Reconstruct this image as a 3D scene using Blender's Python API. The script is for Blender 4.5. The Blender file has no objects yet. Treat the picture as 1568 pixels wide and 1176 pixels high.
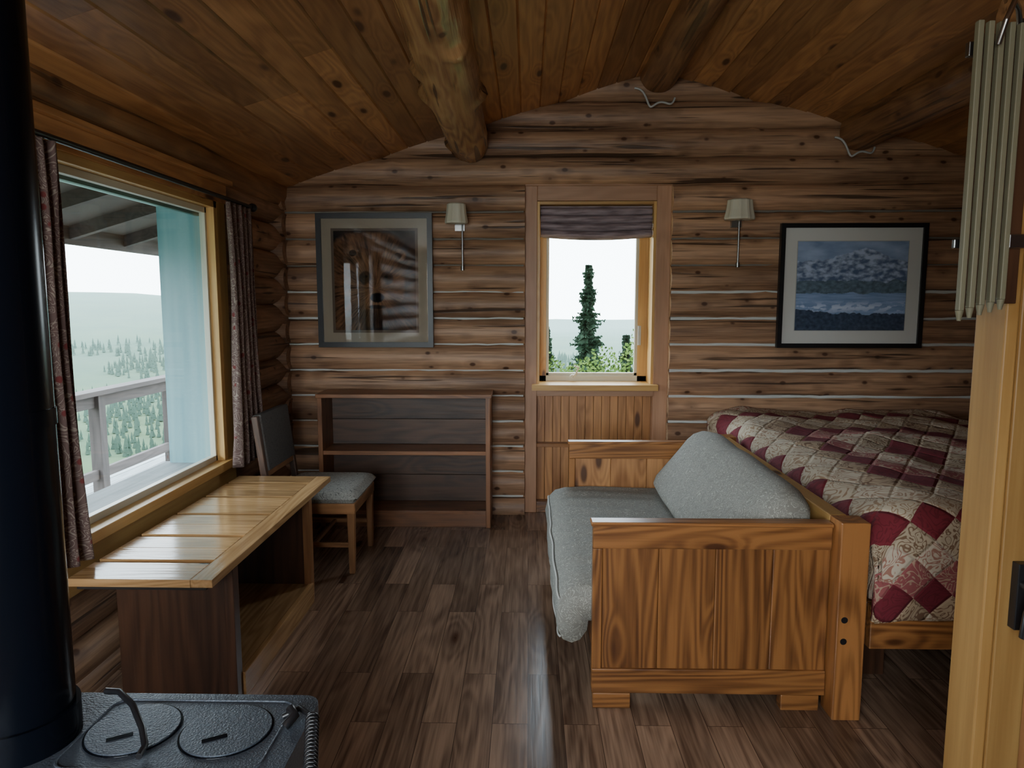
import bpy, math, random
from mathutils import Vector, Matrix, noise
random.seed(7)
R = random.random
def U(a, b): return a + (b - a) * R()
SC = bpy.context.scene

# ------------------------------------------------------------------ materials
def newmat(name):
    m = bpy.data.materials.new(name); m.use_nodes = True
    nt = m.node_tree; b = nt.nodes['Principled BSDF']
    return m, nt, b
def nd(nt, t, **k):
    n = nt.nodes.new(t)
    for a, v in k.items(): setattr(n, a, v)
    return n
def setin(nt, sock, v):
    if hasattr(v, 'is_output'): nt.links.new(v, sock)
    else: sock.default_value = v
def mth(nt, op, a, b=0.0, c=None):
    n = nd(nt, 'ShaderNodeMath', operation=op)
    setin(nt, n.inputs[0], a); setin(nt, n.inputs[1], b)
    if c is not None: setin(nt, n.inputs[2], c)
    return n.outputs[0]
def mrange(nt, v, a, b, c, d, smooth=False):
    n = nd(nt, 'ShaderNodeMapRange')
    if smooth: n.interpolation_type = 'SMOOTHSTEP'
    setin(nt, n.inputs[0], v)
    for i, x in enumerate((a, b, c, d)): setin(nt, n.inputs[i+1], x)
    return n.outputs[0]
def mixc(nt, f, a, b, bt='MIX'):
    n = nd(nt, 'ShaderNodeMix', data_type='RGBA', blend_type=bt)
    setin(nt, n.inputs[0], f)
    for i, x in ((6, a), (7, b)):
        if isinstance(x, tuple): x = (x[0], x[1], x[2], 1)
        setin(nt, n.inputs[i], x)
    return n.outputs[2]
def ramp(nt, f, stops, const=False):
    n = nd(nt, 'ShaderNodeValToRGB')
    if const: n.color_ramp.interpolation = 'CONSTANT'
    e = n.color_ramp.elements
    while len(e) < len(stops): e.new(0.5)
    for i, (p, c) in enumerate(stops):
        e[i].position = p; e[i].color = (c[0], c[1], c[2], 1)
    setin(nt, n.inputs[0], f)
    return n.outputs[0]
def vscale(nt, v, s):
    n = nd(nt, 'ShaderNodeVectorMath', operation='MULTIPLY')
    nt.links.new(v, n.inputs[0]); n.inputs[1].default_value = s
    return n.outputs[0]
def noi(nt, v, sc=1.0, det=2.0, rough=0.5, dist=0.0):
    n = nd(nt, 'ShaderNodeTexNoise')
    nt.links.new(v, n.inputs['Vector'])
    n.inputs['Scale'].default_value = sc; n.inputs['Detail'].default_value = det
    n.inputs['Roughness'].default_value = rough; n.inputs['Distortion'].default_value = dist
    return n.outputs[0]
def voro(nt, v, sc=1.0, feat='F1', out=0):
    n = nd(nt, 'ShaderNodeTexVoronoi', feature=feat)
    nt.links.new(v, n.inputs['Vector']); n.inputs['Scale'].default_value = sc
    return n.outputs[out]
def bump(nt, b, h, st=0.3, d=0.01):
    n = nd(nt, 'ShaderNodeBump'); n.inputs['Strength'].default_value = st
    n.inputs['Distance'].default_value = d
    setin(nt, n.inputs['Height'], h); nt.links.new(n.outputs[0], b.inputs['Normal'])
def gcattr(nt): return nd(nt, 'ShaderNodeAttribute', attribute_name='gc').outputs['Vector']
def tintattr(nt): return nd(nt, 'ShaderNodeAttribute', attribute_name='tint').outputs['Fac']

def woodgraph(nt, b, v, tint, light, dark, knot=(0.06, 0.02, 0.008), rings=9, ks=(1.7, 5, 5),
              kr=0.16, gs=(0.8, 6, 6), crack=0.0, tv=(0.72, 1.2), bst=0.15, rough=0.45, contrast=1.0, fibc=0.9, hw=1.6):
    kd = voro(nt, vscale(nt, v, ks))
    k = mrange(nt, kd, kr*0.45, kr, 1, 0, True)
    khalo = mrange(nt, kd, kr*0.8, kr*3, 1, 0, True)
    n1 = noi(nt, vscale(nt, v, gs), 1, 1.5, 0.5, 0.2)
    val = mth(nt, 'ADD', mth(nt, 'MULTIPLY', n1, float(rings)), mth(nt, 'MULTIPLY', khalo, hw))
    g = mth(nt, 'MULTIPLY_ADD', mth(nt, 'SINE', mth(nt, 'MULTIPLY', val, 6.283)), 0.5, 0.5)
    fib = noi(nt, vscale(nt, v, (3, 70, 70)), 1, 2, 0.6)
    big = noi(nt, vscale(nt, v, (0.9, 3, 3)), 1, 1)
    f = mth(nt, 'ADD', mth(nt, 'MULTIPLY', g, 0.38*contrast), mth(nt, 'MULTIPLY', mth(nt, 'SUBTRACT', fib, 0.5), fibc))
    f = mth(nt, 'ADD', f, mth(nt, 'MULTIPLY', mth(nt, 'SUBTRACT', big, 0.5), 1.1))
    f = mth(nt, 'ADD', f, 0.28)
    col = ramp(nt, f, [(0.0, dark), (0.85, light)])
    tb = mrange(nt, tint, 0, 1, tv[0], tv[1])
    vm = nd(nt, 'ShaderNodeVectorMath', operation='SCALE')
    nt.links.new(col, vm.inputs[0]); nt.links.new(tb, vm.inputs['Scale'])
    col = mixc(nt, mth(nt, 'MULTIPLY', khalo, 0.35), vm.outputs[0], dark)
    col = mixc(nt, mth(nt, 'MULTIPLY', k, 0.9), col, knot)
    h = mth(nt, 'ADD', mth(nt, 'MULTIPLY', g, 0.3), fib)
    if crack > 0:
        c = noi(nt, vscale(nt, v, (0.9, 24, 24)), 1, 2, 0.5, 0.4)
        ck = mrange(nt, c, 0.63, 0.67, 0, crack)
        col = mixc(nt, ck, col, (0.045, 0.024, 0.014))
        h = mth(nt, 'SUBTRACT', h, mth(nt, 'MULTIPLY', ck, 2.0))
    nt.links.new(col, b.inputs['Base Color'])
    b.inputs['Roughness'].default_value = rough
    bump(nt, b, h, bst, 0.004)

def wood(name, light, dark, **k):
    m, nt, b = newmat(name)
    woodgraph(nt, b, gcattr(nt), tintattr(nt), light, dark, **k)
    return m
def plain(name, col, rough=0.5, metal=0.0, ns=0, nst=0.2, spec=None, var=0.0):
    m, nt, b = newmat(name)
    b.inputs['Roughness'].default_value = rough; b.inputs['Metallic'].default_value = metal
    if spec is not None: b.inputs['Specular IOR Level'].default_value = spec
    g = nd(nt, 'ShaderNodeTexCoord').outputs['Object']
    n = noi(nt, g, ns or 20, 3)
    c = mixc(nt, n, tuple(x*(1-var) for x in col), tuple(min(1, x*(1+var)) for x in col))
    nt.links.new(c, b.inputs['Base Color'])
    if ns: bump(nt, b, n, nst, 0.003)
    return m

M_log = wood('log_wood', (0.55, 0.325, 0.19), (0.20, 0.108, 0.063), crack=0.85, ks=(6, 9, 9), kr=0.17,
             gs=(0.35, 6, 6), rings=4, bst=0.5, rough=0.5, tv=(0.75, 1.15), fibc=1.4, hw=0.35, contrast=0.8)
M_logend = wood('log_end_grain', (0.8, 0.6, 0.4), (0.5, 0.3, 0.15), crack=0.3)
M_ceil = wood('ceiling_pine', (0.53, 0.26, 0.10), (0.26, 0.108, 0.038), ks=(2.2, 6.5, 6.5), kr=0.17, rough=0.42, tv=(0.6, 1.2))
M_purlin = wood('peeled_log', (0.56, 0.31, 0.13), (0.22, 0.10, 0.04), crack=0.8, ks=(4, 7, 7), kr=0.18, rough=0.26, bst=0.7, hw=0.5)
M_purdark = wood('dark_peeled_log', (0.38, 0.19, 0.08), (0.15, 0.065, 0.028), crack=0.6, ks=(4, 7, 7), rough=0.45, bst=0.5, hw=0.5)  # peeled log in a darker tone
M_fir = wood('sofa_fir', (0.34, 0.145, 0.046), (0.095, 0.034, 0.012), rings=16, kr=0.10, gs=(0.55, 6, 6), rough=0.33, contrast=1.5)
M_oak = wood('table_wood', (0.58, 0.35, 0.16), (0.30, 0.16, 0.065), rings=14, kr=0.05, rough=0.15, gs=(0.7, 7, 7))
M_tdark = wood('table_panel_wood', (0.08, 0.035, 0.018), (0.027, 0.012, 0.007), kr=0.05, rough=0.35)
M_shelf = wood('bookcase_wood', (0.28, 0.12, 0.05), (0.11, 0.045, 0.02), kr=0.13, rough=0.4)
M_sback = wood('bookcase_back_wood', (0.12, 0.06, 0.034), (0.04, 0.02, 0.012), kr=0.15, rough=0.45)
M_trim = wood('door_trim_wood', (0.52, 0.29, 0.17), (0.37, 0.19, 0.10), kr=0.04, rough=0.45, contrast=0.7)
M_pine = wood('yellow_pine', (0.64, 0.40, 0.14), (0.44, 0.23, 0.065), kr=0.10, rough=0.4, rings=5, gs=(0.4, 6, 6), contrast=0.7)
M_post = wood('post_pine', (0.42, 0.245, 0.08), (0.28, 0.14, 0.038), kr=0.10, rough=0.5, rings=5, gs=(0.4, 6, 6), contrast=0.7)
M_chair = wood('chair_wood', (0.36, 0.17, 0.07), (0.16, 0.07, 0.027), kr=0.02, rough=0.35)
M_deck = wood('deck_wood', (0.11, 0.088, 0.08), (0.06, 0.048, 0.043), kr=0.05, rough=0.8)
M_deckfl = wood('deck_boards', (0.40, 0.43, 0.43), (0.22, 0.25, 0.25), kr=0.05, rough=0.8)
M_chink = plain('chinking', (0.62, 0.64, 0.62), 0.9, ns=60)
M_chinkd = plain('chinking_dark', (0.22, 0.20, 0.17), 0.9, ns=60)  # darker chinking tone, used on the upper joints
M_black = plain('black_frame', (0.012, 0.012, 0.014), 0.35)
M_iron = plain('cast_iron', (0.075, 0.09, 0.115), 0.42, 0.35, ns=260, nst=0.5)
M_pipe = plain('stove_pipe_enamel', (0.003, 0.004, 0.007), 0.2, 0.0, spec=0.15)
M_steel = plain('steel', (0.35, 0.35, 0.35), 0.3, 1.0)
M_matb = plain('picture_mat', (0.30, 0.255, 0.19), 0.9, ns=300, nst=0.05)
M_matb2 = plain('picture_mat_inner', (0.10, 0.075, 0.055), 0.9)
M_cream = plain('cream_paint', (0.60, 0.57, 0.45), 0.5, ns=30, nst=0.1)
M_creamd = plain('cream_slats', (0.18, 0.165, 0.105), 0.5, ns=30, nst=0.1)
M_white = plain('white_plastic', (0.45, 0.45, 0.43), 0.4)
M_sash = plain('window_sash', (0.62, 0.58, 0.46), 0.4)
M_green = plain('green_cladding', (0.05, 0.12, 0.09), 0.5)
M_void = plain('dark_backing', (0.02, 0.016, 0.014), 0.9)  # near-black backing sheet behind board gaps and prints
def teal_mat():
    m, nt, b = newmat('pale_teal_reveal')
    g = nd(nt, 'ShaderNodeTexCoord').outputs['Object']
    n = noi(nt, vscale(nt, g, (14, 14, 0.8)), 1, 2)
    c = ramp(nt, n, [(0.35, (0.17, 0.34, 0.37)), (0.65, (0.30, 0.48, 0.50))])
    nt.links.new(c, b.inputs['Base Color']); b.inputs['Roughness'].default_value = 0.35
    return m
M_tealp = teal_mat()

def glassmat(name, tint, gl=0.04):
    m, nt, b = newmat(name)
    nt.nodes.remove(b)
    out = nt.nodes['Material Output']
    t = nd(nt, 'ShaderNodeBsdfTransparent'); t.inputs[0].default_value = (*tint, 1)
    g = nd(nt, 'ShaderNodeBsdfGlossy'); g.inputs['Roughness'].default_value = 0.02
    lw = nd(nt, 'ShaderNodeLayerWeight'); lw.inputs[0].default_value = 0.5
    f = mth(nt, 'POWER', lw.outputs['Facing'], 5.0)
    f = mth(nt, 'MULTIPLY_ADD', f, 0.9, gl)
    mx = nd(nt, 'ShaderNodeMixShader')
    nt.links.new(f, mx.inputs[0]); nt.links.new(t.outputs[0], mx.inputs[1]); nt.links.new(g.outputs[0], mx.inputs[2])
    nt.links.new(mx.outputs[0], out.inputs[0])
    return m
M_glass = glassmat('clear_glass', (0.97, 0.985, 0.98))
M_pglass = glassmat('picture_glass', (0.99, 0.99, 0.99), 0.02)

def colmat(name, rough=0.6):
    m, nt, b = newmat(name)
    a = nd(nt, 'ShaderNodeAttribute', attribute_name='col')
    nt.links.new(a.outputs['Color'], b.inputs['Base Color']); b.inputs['Roughness'].default_value = rough
    b.inputs['Specular IOR Level'].default_value = 0.1
    return m
M_print = colmat('art_print', 0.9)

# floor
def floor_mat():
    m, nt, b = newmat('vinyl_plank_floor')
    g = nd(nt, 'ShaderNodeTexCoord').outputs['Object']
    sp = nd(nt, 'ShaderNodeSeparateXYZ'); nt.links.new(g, sp.inputs[0])
    cb = nd(nt, 'ShaderNodeCombineXYZ'); nt.links.new(sp.outputs[1], cb.inputs[0]); nt.links.new(sp.outputs[0], cb.inputs[1])
    br = nd(nt, 'ShaderNodeTexBrick'); br.offset = 0.37; br.offset_frequency = 2
    nt.links.new(cb.outputs[0], br.inputs['Vector'])
    br.inputs['Color1'].default_value = (0, 0, 0, 1); br.inputs['Color2'].default_value = (1, 1, 1, 1)
    br.inputs['Mortar'].default_value = (0.5, 0.5, 0.5, 1)
    br.inputs['Scale'].default_value = 1; br.inputs['Mortar Size'].default_value = 0.0012
    br.inputs['Brick Width'].default_value = 0.92; br.inputs['Row Height'].default_value = 0.128
    idc = nd(nt, 'ShaderNodeSeparateColor'); nt.links.new(br.outputs['Color'], idc.inputs[0])
    pid = idc.outputs[0]
    off = nd(nt, 'ShaderNodeCombineXYZ'); nt.links.new(mth(nt, 'MULTIPLY', pid, 37.0), off.inputs[2]); nt.links.new(mth(nt, 'MULTIPLY', pid, 11.0), off.inputs[0])
    ad = nd(nt, 'ShaderNodeVectorMath', operation='ADD'); nt.links.new(cb.outputs[0], ad.inputs[0]); nt.links.new(off.outputs[0], ad.inputs[1])
    woodgraph(nt, b, ad.outputs[0], pid, (0.40, 0.26, 0.175), (0.12, 0.072, 0.048), rings=6, ks=(1.5, 5, 5), kr=0.15,
              gs=(1.1, 8, 8), tv=(0.68, 1.25), rough=0.3, bst=0.05, contrast=0.7, fibc=1.4)
    c = b.inputs['Base Color'].links[0].from_socket
    c2 = mixc(nt, br.outputs['Fac'], c, (0.06, 0.035, 0.024))
    nt.links.new(c2, b.inputs['Base Color'])
    b.inputs['Roughness'].default_value = 0.22
    return m
M_floor = floor_mat()

def fabric(name, base, accent, sc=60, pat=0.5, rough=0.95):
    m, nt, b = newmat(name)
    g = nd(nt, 'ShaderNodeTexCoord').outputs['Object']
    w = noi(nt, g, sc, 1, 0.5, 2.5)
    lines = mth(nt, 'ABSOLUTE', mth(nt, 'SINE', mth(nt, 'MULTIPLY', w, 22.0)))
    f = mrange(nt, lines, 0.15, 0.5, pat, 0.0)
    n = noi(nt, g, 500, 2)
    c = mixc(nt, f, base, accent)
    c = mixc(nt, mrange(nt, n, 0.3, 0.7, 0, 0.25), c, tuple(x*0.5 for x in base))
    nt.links.new(c, b.inputs['Base Color']); b.inputs['Roughness'].default_value = rough
    bump(nt, b, n, 0.3, 0.002)
    return m
M_cushion = fabric('sage_upholstery', (0.27, 0.265, 0.235), (0.52, 0.51, 0.45), 18, 0.95)
M_chairfab = fabric('chair_upholstery', (0.40, 0.39, 0.35), (0.08, 0.08, 0.08), 17, 0.9)
M_piping = plain('piping', (0.6, 0.6, 0.56), 0.8)
def curtain_mat():
    m, nt, b = newmat('curtain_paisley')
    v = gcattr(nt)
    w = noi(nt, v, 14, 1, 0.5, 2.0)
    lines = mth(nt, 'ABSOLUTE', mth(nt, 'SINE', mth(nt, 'MULTIPLY', w, 26.0)))
    dots = mrange(nt, voro(nt, v, 16), 0.16, 0.22, 1, 0)
    c = mixc(nt, mrange(nt, lines, 0.2, 0.5, 0.8, 0), (0.13, 0.08, 0.07), (0.33, 0.27, 0.22))
    c = mixc(nt, dots, c, (0.15, 0.03, 0.028))
    nt.links.new(c, b.inputs['Base Color']); b.inputs['Roughness'].default_value = 0.95
    return m
M_curtain = curtain_mat()
def shade_mat():
    m, nt, b = newmat('shade_fabric')
    g = nd(nt, 'ShaderNodeTexCoord').outputs['Object']
    c = ramp(nt, noi(nt, vscale(nt, g, (6, 6, 60)), 1, 3), [(0.35, (0.19, 0.14, 0.155)), (0.65, (0.42, 0.33, 0.35))])
    nt.links.new(c, b.inputs['Base Color']); b.inputs['Roughness'].default_value = 0.95
    return m
M_shade = shade_mat()
def quilt_mat():
    m, nt, b = newmat('patchwork_quilt')
    v = gcattr(nt)
    sp = nd(nt, 'ShaderNodeSeparateXYZ'); nt.links.new(v, sp.inputs[0])
    x, y = sp.outputs[0], sp.outputs[1]
    S = 1/0.15
    u_ = mth(nt, 'MULTIPLY', mth(nt, 'ADD', x, y), S)
    v_ = mth(nt, 'MULTIPLY', mth(nt, 'SUBTRACT', x, y), S)
    fu = mth(nt, 'FLOOR', u_); fv = mth(nt, 'FLOOR', v_)
    idx = mth(nt, 'ADD', mth(nt, 'ABSOLUTE', mth(nt, 'ADD', fu, 0.5)), mth(nt, 'ABSOLUTE', mth(nt, 'ADD', fv, 0.5)))
    idm = mth(nt, 'MODULO', idx, 8.0)
    t = mth(nt, 'DIVIDE', mth(nt, 'ADD', idm, 0.5), 8.0)
    e = 1/8
    basec = ramp(nt, t, [(0.0, (0.58, 0.50, 0.37)), (e, (0.20, 0.02, 0.032)), (2*e, (0.50, 0.41, 0.29)),
                         (3*e, (0.56, 0.48, 0.37)), (4*e, (0.30, 0.085, 0.085)), (5*e, (0.16, 0.014, 0.026)),
                         (6*e, (0.42, 0.31, 0.20)), (7*e, (0.58, 0.50, 0.38))], True)
    acc = ramp(nt, t, [(0.0, (0.34, 0.21, 0.12)), (e, (0.14, 0.013, 0.022)), (2*e, (0.18, 0.095, 0.05)),
                       (3*e, (0.34, 0.14, 0.10)), (4*e, (0.44, 0.31, 0.22)), (5*e, (0.12, 0.01, 0.018)),
                       (6*e, (0.16, 0.08, 0.045)), (7*e, (0.34, 0.21, 0.13))], True)
    w = noi(nt, v, 15, 1, 0.5, 1.5)
    f = mrange(nt, mth(nt, 'ABSOLUTE', mth(nt, 'SINE', mth(nt, 'MULTIPLY', w, 20.0))), 0.35, 0.6, 0.9, 0)
    c = mixc(nt, f, basec, acc)
    su = mth(nt, 'ABSOLUTE', mth(nt, 'SUBTRACT', mth(nt, 'FRACT', u_), 0.5))
    sv = mth(nt, 'ABSOLUTE', mth(nt, 'SUBTRACT', mth(nt, 'FRACT', v_), 0.5))
    seam = mrange(nt, mth(nt, 'MAXIMUM', su, sv), 0.40, 0.5, 0, 1, True)
    nt.links.new(c, b.inputs['Base Color']); b.inputs['Roughness'].default_value = 0.9
    h = mth(nt, 'SUBTRACT', mth(nt, 'MULTIPLY', noi(nt, v, 25, 2), 0.5), seam)
    bump(nt, b, h, 0.5, 0.012)
    return m
M_quilt = quilt_mat()
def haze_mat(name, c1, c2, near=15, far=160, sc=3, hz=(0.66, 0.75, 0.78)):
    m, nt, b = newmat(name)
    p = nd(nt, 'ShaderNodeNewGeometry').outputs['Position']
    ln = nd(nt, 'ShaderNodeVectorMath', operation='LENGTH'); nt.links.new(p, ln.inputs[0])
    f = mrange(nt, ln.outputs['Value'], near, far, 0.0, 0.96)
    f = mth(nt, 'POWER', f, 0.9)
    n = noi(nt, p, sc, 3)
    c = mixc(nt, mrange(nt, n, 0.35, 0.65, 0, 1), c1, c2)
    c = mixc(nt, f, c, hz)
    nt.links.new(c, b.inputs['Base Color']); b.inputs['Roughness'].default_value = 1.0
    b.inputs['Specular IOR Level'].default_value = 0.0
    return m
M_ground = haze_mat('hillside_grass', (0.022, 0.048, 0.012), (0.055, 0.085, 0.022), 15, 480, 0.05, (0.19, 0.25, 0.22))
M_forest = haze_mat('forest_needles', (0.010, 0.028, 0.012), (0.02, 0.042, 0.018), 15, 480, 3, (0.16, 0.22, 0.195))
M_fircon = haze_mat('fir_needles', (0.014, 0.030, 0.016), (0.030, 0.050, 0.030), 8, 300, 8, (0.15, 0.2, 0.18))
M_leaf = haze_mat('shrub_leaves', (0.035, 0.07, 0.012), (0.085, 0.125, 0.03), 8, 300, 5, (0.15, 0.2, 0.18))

# ------------------------------------------------------------------ mesh builder
class MB:
    def __init__(s):
        s.V = []; s.F = []; s.G = []; s.T = []; s.C = []; s.FM = []; s.FS = []; s.mats = []
    def mi(s, m):
        if m not in s.mats: s.mats.append(m)
        return s.mats.index(m)
    def add(s, vs, fs, mat, gc=None, tint=None, smooth=False, cols=None):
        o = len(s.V); tint = R() if tint is None else tint
        s.V += [tuple(v) for v in vs]
        s.G += [tuple(g) for g in (gc or vs)]
        s.T += [tint]*len(vs)
        s.C += cols if cols else [(1, 1, 1, 1)]*len(vs)
        k = s.mi(mat)
        for f in fs:
            s.F.append(tuple(i+o for i in f)); s.FM.append(k); s.FS.append(smooth)
    def box(s, x0, x1, y0, y1, z0, z1, mat, g='x', tint=None, M=None):
        vs = [(x, y, z) for x in (x0, x1) for y in (y0, y1) for z in (z0, z1)]
        fs = [(0, 1, 3, 2), (4, 6, 7, 5), (0, 4, 5, 1), (2, 3, 7, 6), (0, 2, 6, 4), (1, 5, 7, 3)]
        o = (R()*30, R()*30, R()*30)
        pr = {'x': (0, 1, 2), 'y': (1, 0, 2), 'z': (2, 1, 0)}[g]
        gc = [tuple(v[pr[i]]+o[i] for i in range(3)) for v in vs]
        if M is not None: vs = [tuple(M @ Vector(v)) for v in vs]
        s.add(vs, fs, mat, gc, tint)
    def prism(s, prof, axis, a0, a1, mat, g=None, n=1, smooth=False, tint=None, fn=None):
        m = len(prof); vs = []
        for i in range(n+1):
            a = a0+(a1-a0)*i/n
            for p in prof:
                v = {'x': (a, p[0], p[1]), 'y': (p[0], a, p[1]), 'z': (p[0], p[1], a)}[axis]
                if fn: v = fn(v, i/n)
                vs.append(v)
        fs = []
        for i in range(n):
            for j in range(m):
                k = (j+1) % m
                fs.append((i*m+j, i*m+k, (i+1)*m+k, (i+1)*m+j))
        fs.append(tuple(range(m))[::-1]); fs.append(tuple(range(n*m, n*m+m)))
        o = (R()*30, R()*30, R()*30); g = g or axis
        pr = {'x': (0, 1, 2), 'y': (1, 0, 2), 'z': (2, 1, 0)}[g]
        gc = [tuple(v[pr[i]]+o[i] for i in range(3)) for v in vs]
        s.add(vs, fs, mat, gc, tint, smooth)
    def tube(s, pts, rad, mat, seg=12, smooth=True, caps=True, tint=None, bumpy=0.0, capmat=None, step=None):
        pts = [Vector(p) for p in pts]
        if step and len(pts) == 2:
            L = (pts[1]-pts[0]).length; n = max(2, int(L/step))
            pts = [pts[0].lerp(pts[1], i/n) for i in range(n+1)]
        n = len(pts)
        rs = rad if isinstance(rad, (list, tuple)) else [rad]*n
        tint = R() if tint is None else tint
        o = Vector((R()*50, R()*50, R()*50)); vs = []; gc = []; acc = 0
        kn = [(U(0, 8), U(0, 6.28), U(0.006, 0.016)) for _ in range(14)]
        up = None
        for i, p in enumerate(pts):
            t = (pts[min(i+1, n-1)]-pts[max(i-1, 0)]).normalized()
            if up is None:
                up = Vector((0, 0, 1)) if abs(t.z) < 0.9 else Vector((1, 0, 0))
            a = t.cross(up).normalized(); b = a.cross(t).normalized(); up = b
            if i: acc += (p-pts[i-1]).length
            for j in range(seg):
                th = 2*math.pi*j/seg; c, sn = math.cos(th), math.sin(th); r = rs[i]
                if bumpy:
                    q = Vector((acc*1.1, c*0.6, sn*0.6))+o
                    r += bumpy*(noise.noise(q)*1.2 + 0.45*noise.noise(q*4))
                    for (ks, ka, kh) in kn:
                        d = (acc-ks)**2/0.0016+((th-ka+math.pi) % (2*math.pi)-math.pi)**2/0.12
                        if d < 4: r += kh*math.exp(-d)*(bumpy/0.008)
                vs.append(p+a*(c*r)+b*(sn*r)); gc.append((acc+o.x, c*rs[i]+o.y, sn*rs[i]+o.z))
        fs = []
        for i in range(n-1):
            for j in range(seg):
                k = (j+1) % seg
                fs.append((i*seg+j, (i+1)*seg+j, (i+1)*seg+k, i*seg+k))
        s.add(vs, fs, mat, gc, tint, smooth)
        if caps:
            s.add(vs[:seg], [tuple(range(seg))], capmat or mat, gc[:seg], tint)
            s.add(vs[-seg:], [tuple(range(seg))[::-1]], capmat or mat, gc[-seg:], tint)
    def grid(s, fn, nu, nv, mat, smooth=True, gcfn=None, colfn=None, tint=None):
        vs = []; gc = []; cols = []
        for i in range(nu+1):
            for j in range(nv+1):
                u, v = i/nu, j/nv
                vs.append(fn(u, v)); gc.append(gcfn(u, v) if gcfn else vs[-1])
                cols.append(colfn(u, v) if colfn else (1, 1, 1, 1))
        fs = [(i*(nv+1)+j, (i+1)*(nv+1)+j, (i+1)*(nv+1)+j+1, i*(nv+1)+j+1) for i in range(nu) for j in range(nv)]
        s.add(vs, fs, mat, gc, tint, smooth, cols)
    def build(s, name, bevel=0, solid=0, subsurf=0, M=None):
        me = bpy.data.meshes.new(name)
        V = s.V if M is None else [tuple(M @ Vector(v)) for v in s.V]
        c = [0.5*(min(v[i] for v in V)+max(v[i] for v in V)) for i in range(3)]
        me.from_pydata([(v[0]-c[0], v[1]-c[1], v[2]-c[2]) for v in V], [], s.F)
        for m in s.mats: me.materials.append(m)
        me.polygons.foreach_set('material_index', s.FM)
        me.polygons.foreach_set('use_smooth', s.FS)
        a = me.attributes.new('gc', 'FLOAT_VECTOR', 'POINT'); a.data.foreach_set('vector', [x for g in s.G for x in g])
        a = me.attributes.new('tint', 'FLOAT', 'POINT'); a.data.foreach_set('value', s.T)
        a = me.attributes.new('col', 'FLOAT_COLOR', 'POINT'); a.data.foreach_set('color', [x for g in s.C for x in g])
        me.validate(); me.update()
        ob = bpy.data.objects.new(name, me); ob.location = c
        SC.collection.objects.link(ob)
        if bevel:
            b = ob.modifiers.new('bevel', 'BEVEL'); b.width = bevel; b.segments = 2; b.limit_method = 'ANGLE'; b.angle_limit = 0.7
            b.harden_normals = False
        if solid:
            b = ob.modifiers.new('solid', 'SOLIDIFY'); b.thickness = solid
        return ob

# ------------------------------------------------------------------ shell
XR, ZR = 0.84, 3.03
def ceilz(x): return ZR-0.293*(XR-x) if x < XR else ZR-0.262*(x-XR)
YB = 5.0
SP = 0.182
w = MB()
zc = [0.761+SP*k for k in range(-4, 13)]
for z in zc:  # tints darker at top and left, partly painted-in light falloff
    tint = U(0.1, 0.9)
    rr = 0.1
    if z > 2.31:
        xl = XR-(ZR-z+0.12)/0.293; xr = XR+(ZR-z+0.12)/0.262
        xl = max(xl, -2.0); xr = min(xr, 3.7)
        w.tube([(xl, YB, z), (xr, YB, z)], rr, M_log, 28, bumpy=0.008, step=0.05, tint=tint*0.5)
    else:
        w.tube([(-2.0, YB, z), (-0.02, YB, z)], rr, M_log, 28, bumpy=0.008, step=0.05, tint=tint*0.8, capmat=M_logend)
        w.tube([(0.985, YB, z), (3.7, YB, z)], rr, M_log, 28, bumpy=0.008, step=0.05, tint=U(0.5, 1.1), capmat=M_logend)
for k in range(-4, 12):
    z = 0.852+SP*k
    if z < 0.05: continue
    def ch(a, b, r, m):
        n = int((b-a)/0.08); n = max(n, 2)
        w.tube([(a+(b-a)*i/n, YB-0.050+U(-.002, .002), z+U(-.003, .003)) for i in range(n+1)],
               [r+U(-.003, .002) for _ in range(n+1)], m, 8, caps=False)
    if z < 2.3:
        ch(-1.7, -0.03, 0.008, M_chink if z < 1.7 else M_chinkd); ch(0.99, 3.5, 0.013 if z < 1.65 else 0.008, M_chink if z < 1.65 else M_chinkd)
w.build('wall_back')

XL = -1.78
w = MB()
for k in range(-4, 8):
    z = 0.852+SP*k
    if z < 0.05: continue
    segs = [(-1.6, 5.22)] if not (0.6 < z < 2.0) else [(-1.6, 2.33), (3.77, 5.22)]
    for a, b in segs:
        w.tube([(XL, a, z), (XL, b, z)], 0.1, M_log, 26, bumpy=0.008, step=0.05, tint=U(0.0, 0.4), capmat=M_logend)
w.tube([(XL, -1.6, 0.02), (XL, 5.2, 0.02)], 0.1, M_log, 20, bumpy=0.006, step=0.08)
w.tube([(XL+0.01, -1.6, 2.25), (XL+0.01, 5.2, 2.25)], 0.118, M_purdark, 28, bumpy=0.018, step=0.04, tint=0.6)
for k in range(-4, 9):
    z = 0.761+SP*k
    if z < 0.05: continue
    w.tube([(XL+0.02, 4.90, z), (XL+0.115, 4.90, z)], [0.085, 0.078], M_log, 20, bumpy=0.006, tint=0.2)
w.build('wall_left')

w = MB()
for k in range(-4, 8):
    z = 0.852+SP*k
    if z < 0.05: continue
    w.tube([(3.55, -1.6, z), (3.55, 5.2, z)], 0.1, M_log, 20, bumpy=0.008, step=0.1)
w.tube([(3.55, -1.6, 0.03), (3.55, 5.2, 0.03)], 0.1, M_log, 20, bumpy=0.006, step=0.1)
w.tube([(3.55, -1.6, 2.28), (3.55, 5.2, 2.28)], 0.12, M_log, 20, bumpy=0.006, step=0.1)
w.build('wall_right')

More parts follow.
